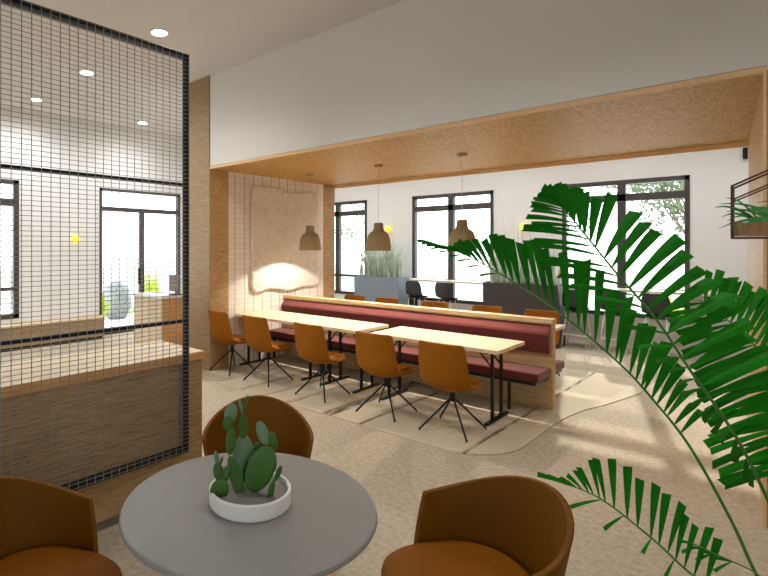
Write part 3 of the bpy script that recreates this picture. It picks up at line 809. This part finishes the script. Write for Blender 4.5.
A_ = [(815, 650, 1.75), (784, 620, 1.75), (757, 576, 1.76), (730, 518, 1.79), (690, 447, 1.86), (655, 402, 1.92), (620, 364, 1.97), (565, 317, 2.06), (512, 281, 2.16), (472, 258, 2.25), (442, 246, 2.31), (424, 240, 2.35)]
frond(A_, [([(0, (.75, .6, .1, .12)), (.4, (.70, .75, .1, .13)), (.52, (.30, .95, .1, .24)), (.62, (.0, 1, .1, .31)), (.70, (-.15, 1, .1, .25)), (.77, (-.38, .9, .1, .17)), (.82, (-.8, .6, .1, .10)), (.9, (-1, .2, .1, .055)), (1, (-1, .1, .1, .035))], .38, .995, 40),
           ([(0, (-.2, -.1, 1, .10)), (.8, (-.6, .0, .8, .09)), (1, (-1, 0, .3, .045))], .74, .99, 9)], 11, width=(.036, .018))
B_ = [(815, 650, 1.75), (800, 590, 1.74), (783, 535, 1.72), (760, 483, 1.70), (738, 440, 1.68), (715, 405, 1.66), (690, 370, 1.65), (656, 319, 1.65), (618, 275, 1.67), (588, 238, 1.70), (570, 216, 1.73), (558, 204, 1.76), (551, 200, 1.78)]
frond(B_, [([(0, (.95, .2, .1, .22)), (.3, (.97, .2, .1, .27)), (.45, (.92, .38, .1, .29)), (.6, (.8, .6, .1, .26)), (.7, (.5, .85, .05, .21)), (.76, (.05, 1, .05, .17)), (.86, (-.35, .9, .05, .10)), (1, (-.8, .6, .05, .045))], .27, .995, 36),
           ([(0, (.6, -.5, .6, .15)), (.3, (.55, -.6, .6, .17)), (.5, (.3, -.3, .95, .15)), (.58, (-.4, .2, .95, .15)), (.68, (-.95, .25, .2, .24)), (.78, (-.97, .2, .1, .175)), (.88, (-.95, .35, .05, .10)), (1, (-.8, .5, .05, .045))], .27, .995, 36)], 23, width=(.042, .02))
D_ = [(815, 650, 1.75), (818, 570, 1.80), (812, 500, 1.86), (800, 440, 1.92), (782, 390, 1.98), (758, 350, 2.04), (730, 322, 2.10), (700, 300, 2.15)]
frond(D_, [([(0, (.8, .5, .1, .3)), (.6, (.7, .7, .1, .26)), (1, (.2, .8, .1, .16))], .35, .99, 26),
           ([(0, (-.8, -.3, .4, .3)), (.6, (-.75, -.5, .4, .26)), (1, (-.9, -.1, .3, .14))], .35, .99, 24)], 31, width=(.034, .03))
C_ = [(815, 650, 1.75), (775, 625, 1.70), (735, 604, 1.66), (690, 573, 1.62), (655, 541, 1.60), (610, 505, 1.60), (585, 491, 1.62), (562, 483, 1.65)]
frond(C_, [([(0, (.3, .9, 0, .16)), (.45, (.28, 1, 0, .17)), (.6, (.12, 1, 0, .19)), (.75, (-.2, 1, 0, .16)), (.86, (-.6, .8, 0, .07)), (.93, (-.85, .45, 0, .07)), (1, (-.9, .35, 0, .12))], .36, .995, 18),
           ([(0, (-.6, -.3, -.6, .12)), (.6, (-.7, -.3, -.4, .07)), (.85, (-.5, -.2, .8, .10)), (1, (-.95, .05, .1, .07))], .45, .8, 4)], 41, width=(.026, .022), stem_r=.005)
E_ = [(815, 650, 1.75), (785, 600, 1.70), (757, 574, 1.66), (720, 556, 1.62), (692, 543, 1.60)]
frond(E_, [([(0, (-.8, .3, 0, .08)), (1, (-.9, .3, 0, .07))], .6, .99, 4), ([(0, (-.3, -.7, 0, .06)), (1, (-.9, -.1, 0, .06))], .6, .99, 3)], 51, width=(.02, .02), stem_r=.003)

# ------------------------------------------------------------------ hanging planter
HO = (.05, 3.4, 1.79)
hp = thing('hanging_planter', 'house shaped bronze bar planter hanging at the right edge, with grass in its wood box', 'planter', HO)
f = W(HO); w_ = .010
for Y in (3.34, 3.48):
    pts = [(-.205, Y, 1.80), (-.205, Y, 2.087), (.05, Y, 2.203), (.305, Y, 2.087), (.305, Y, 1.80)]
    for a, b in zip(pts, pts[1:]): f.bar(a, b, w_)
    f.bar(pts[-1], pts[0], w_)
    f.bar((-.205, Y, 2.01), (.05, Y, 2.126), w_ * .8); f.bar((.05, Y, 2.126), (.305, Y, 2.01), w_ * .8)
for X, Z in ((-.205, 1.80), (-.205, 2.087), (.05, 2.203), (.305, 2.087), (.305, 1.80)): f.bar((X, 3.34, Z), (X, 3.48, Z), w_)
f.build('frame', M['brass'], hp)
W(HO).box((-.197, 3.348, 1.81), (.297, 3.472, 1.885)).build('box', M['boxwood'], hp)
W(HO).tube([(.05, 3.41, 2.20), (.05, 3.41, ZC)], .0025, 6).build('hanging_wire', M['black'], hp)
g = W(HO); r = random.Random(9)
for i in range(46):
    p = Vector((r.uniform(-.1, .27), r.uniform(3.36, 3.46), 1.885)); a = r.uniform(-.5, .5) + (PI if i % 3 else 0)
    h = Vector((math.cos(a), math.sin(a) * .6, 0)); ln = r.uniform(.18, .34); el = r.uniform(.2, 1.1)
    rows = []
    for k in range(6):
        t = k / 5; q = p + h * ln * math.cos(el) * t * 1.2 + UP * (ln * math.sin(el) * t - .10 * t ** 2.5)
        s = Vector((0, .3, 1)).normalized() * .009 * (1 - .85 * t ** 2)
        rows.append([q - s, q + s])
    g.grid(rows)
g.build('grass', M['hgrass'], hp, normals=False)

# ------------------------------------------------------------------ outside
struct(W().box((-60, -30, -.3), (40, 70, -.14)).build('ground_outside', M['paving']))
lawn = W().box((-15.6, 2, -.14), (-14.5, 9, -.12)).build('lawn', M['lawn']); tag(lawn, 'strip of green lawn outside the left glazed door', 'lawn', kind='stuff')
gw = W().box((-40, 17, -.14), (20, 17.2, .9)).build('garden_wall', M['concrete']); tag(gw, 'low pale garden wall outside beyond the back windows', 'wall')
gw = W().box((-20, -12, -.14), (-19.8, 16.8, 1.0)).build('boundary_wall', M['concrete']); tag(gw, 'low pale boundary wall outside beyond the left glazed door', 'wall')
def leaves(b, c, rad, n, size, r):
    for i in range(n):
        d = Vector((r.gauss(0, 1), r.gauss(0, 1), r.gauss(0, 1))).normalized() * (r.random() ** .4)
        p = Vector(c) + Vector((d.x * rad[0], d.y * rad[1], d.z * rad[2]))
        u = Vector((r.gauss(0, 1), r.gauss(0, 1), r.gauss(0, 1))).normalized(); w = u.orthogonal().normalized()
        s = size * r.uniform(.6, 1.3)
        b.face([p - u * s, p + w * s * .5, p + u * s, p - w * s * .5])
def tree(X, Y, h, rad, n, label, seed, mat='tree'):
    r = random.Random(seed); O = (X, Y, -.14)
    t = thing('garden_tree', label, 'tree', O, 0, 'trees outside the back windows')
    tr = MB(); tr.tube([(0, 0, 0), (.1, 0, h * .35), (0, .1, h * .7)], .13, 8, r2=.05)
    b = MB()
    for k in range(14):
        a = r.uniform(0, 2 * PI); q = r.uniform(.2, .9) * rad; z = h * r.uniform(.45, 1)
        e = Vector((math.cos(a) * q, math.sin(a) * q, z))
        tr.tube([(0, 0.05, h * r.uniform(.3, .6)), e * .6 + Vector((0, 0, h * .2)), e], .03, 5, r2=.008)
        leaves(b, e, (rad * .42, rad * .42, rad * .34), n // 14, .10, r)
    tr.build('trunk', M['bark'], t); b.build('foliage', M[mat], t, normals=False)
tree(-2.3, 19.5, 6.0, 2.8, 4200, 'leafy tree outside the right hand back window', 61)
tree(-8.3, 22, 6.0, 1.8, 700, 'thin tree outside the middle back window', 62)
tree(-18.5, 22, 5.5, 2.0, 700, 'thin tree outside the left back window', 63)
def shrub(X, Y, rad, h, n, label, seed):
    r = random.Random(seed); O = (X, Y, -.14)
    t = thing('garden_shrub', label, 'shrub', O)
    b = MB()
    for i in range(n):
        a = r.uniform(0, 2 * PI); l = r.uniform(.3, 1); q = Vector((math.cos(a) * rad * l, math.sin(a) * rad * l, h * (1.15 - .55 * l) * r.uniform(.7, 1)))
        s = Vector((-math.sin(a), math.cos(a), 0)) * .022; rows = []
        for k in range(5):
            f = k / 4; p = Vector((q.x * f ** 1.4, q.y * f ** 1.4, q.z * f)); rows.append([p - s * (1 - f * .9), p + s * (1 - f * .9)])
        b.grid(rows)
    b.build('foliage', M['shrub'], t, normals=False)
    MB().tube([(0, 0, 0), (0, 0, h * .3)], .05, 8).build('stem', M['bark'], t)
shrub(-12.5, 6.15, .5, 1.5, 240, 'yellow green grassy shrub outside the glazed door, behind its handle', 71)
shrub(-12.5, 4.95, .32, 1.0, 120, 'yellow green shrub left of the boulder outside the glazed door', 72)
shrub(-1.5, 10.6, .6, 1.25, 160, 'yellow green shrub outside the lower right back window', 73)
shrub(-5.6, 10.7, .4, .85, 70, 'small grassy shrub outside the lower middle back window', 74)
bm = MB(); r = random.Random(5)
bm.ellipsoid(Matrix.Diagonal((.36, .42, .5, 1)), 20, 12)
for v in bm.bm.verts: v.co *= 1 + .12 * math.sin(v.co.x * 7 + 1) * math.cos(v.co.y * 5) + r.uniform(-.02, .02)
o = bm.build('boulder', M['rock'], smooth=True, loc=S((-13.7, 5.82, .32))); tag(o, 'rounded grey boulder outside the glazed door among the shrubs', 'rock')

# ------------------------------------------------------------------ light
sun = bpy.data.lights.new('sun', 'SUN'); sun.energy = 2.4; sun.angle = math.radians(.8); sun.color = (1, .95, .86)
so = bpy.data.objects.new('sun', sun); COL.objects.link(so)
so.rotation_euler = Vector((.279, -1.141, -.56)).to_track_quat('-Z', 'Y').to_euler()
w = bpy.data.worlds.new('sky'); scn.world = w; w.use_nodes = True
bg = w.node_tree.nodes['Background']; bg.inputs['Color'].default_value = (.92, .96, 1, 1); bg.inputs['Strength'].default_value = 3.0
scn.view_settings.view_transform = 'Standard'; scn.view_settings.look = 'None'; scn.view_settings.gamma = 1
scn.view_settings.exposure = 1.0; scn.view_settings.use_curve_mapping = False
cy_ = scn.cycles
cy_.max_bounces = 10; cy_.diffuse_bounces = 6; cy_.transparent_max_bounces = 16; cy_.use_denoising = True
cy_.sample_clamp_indirect = 4
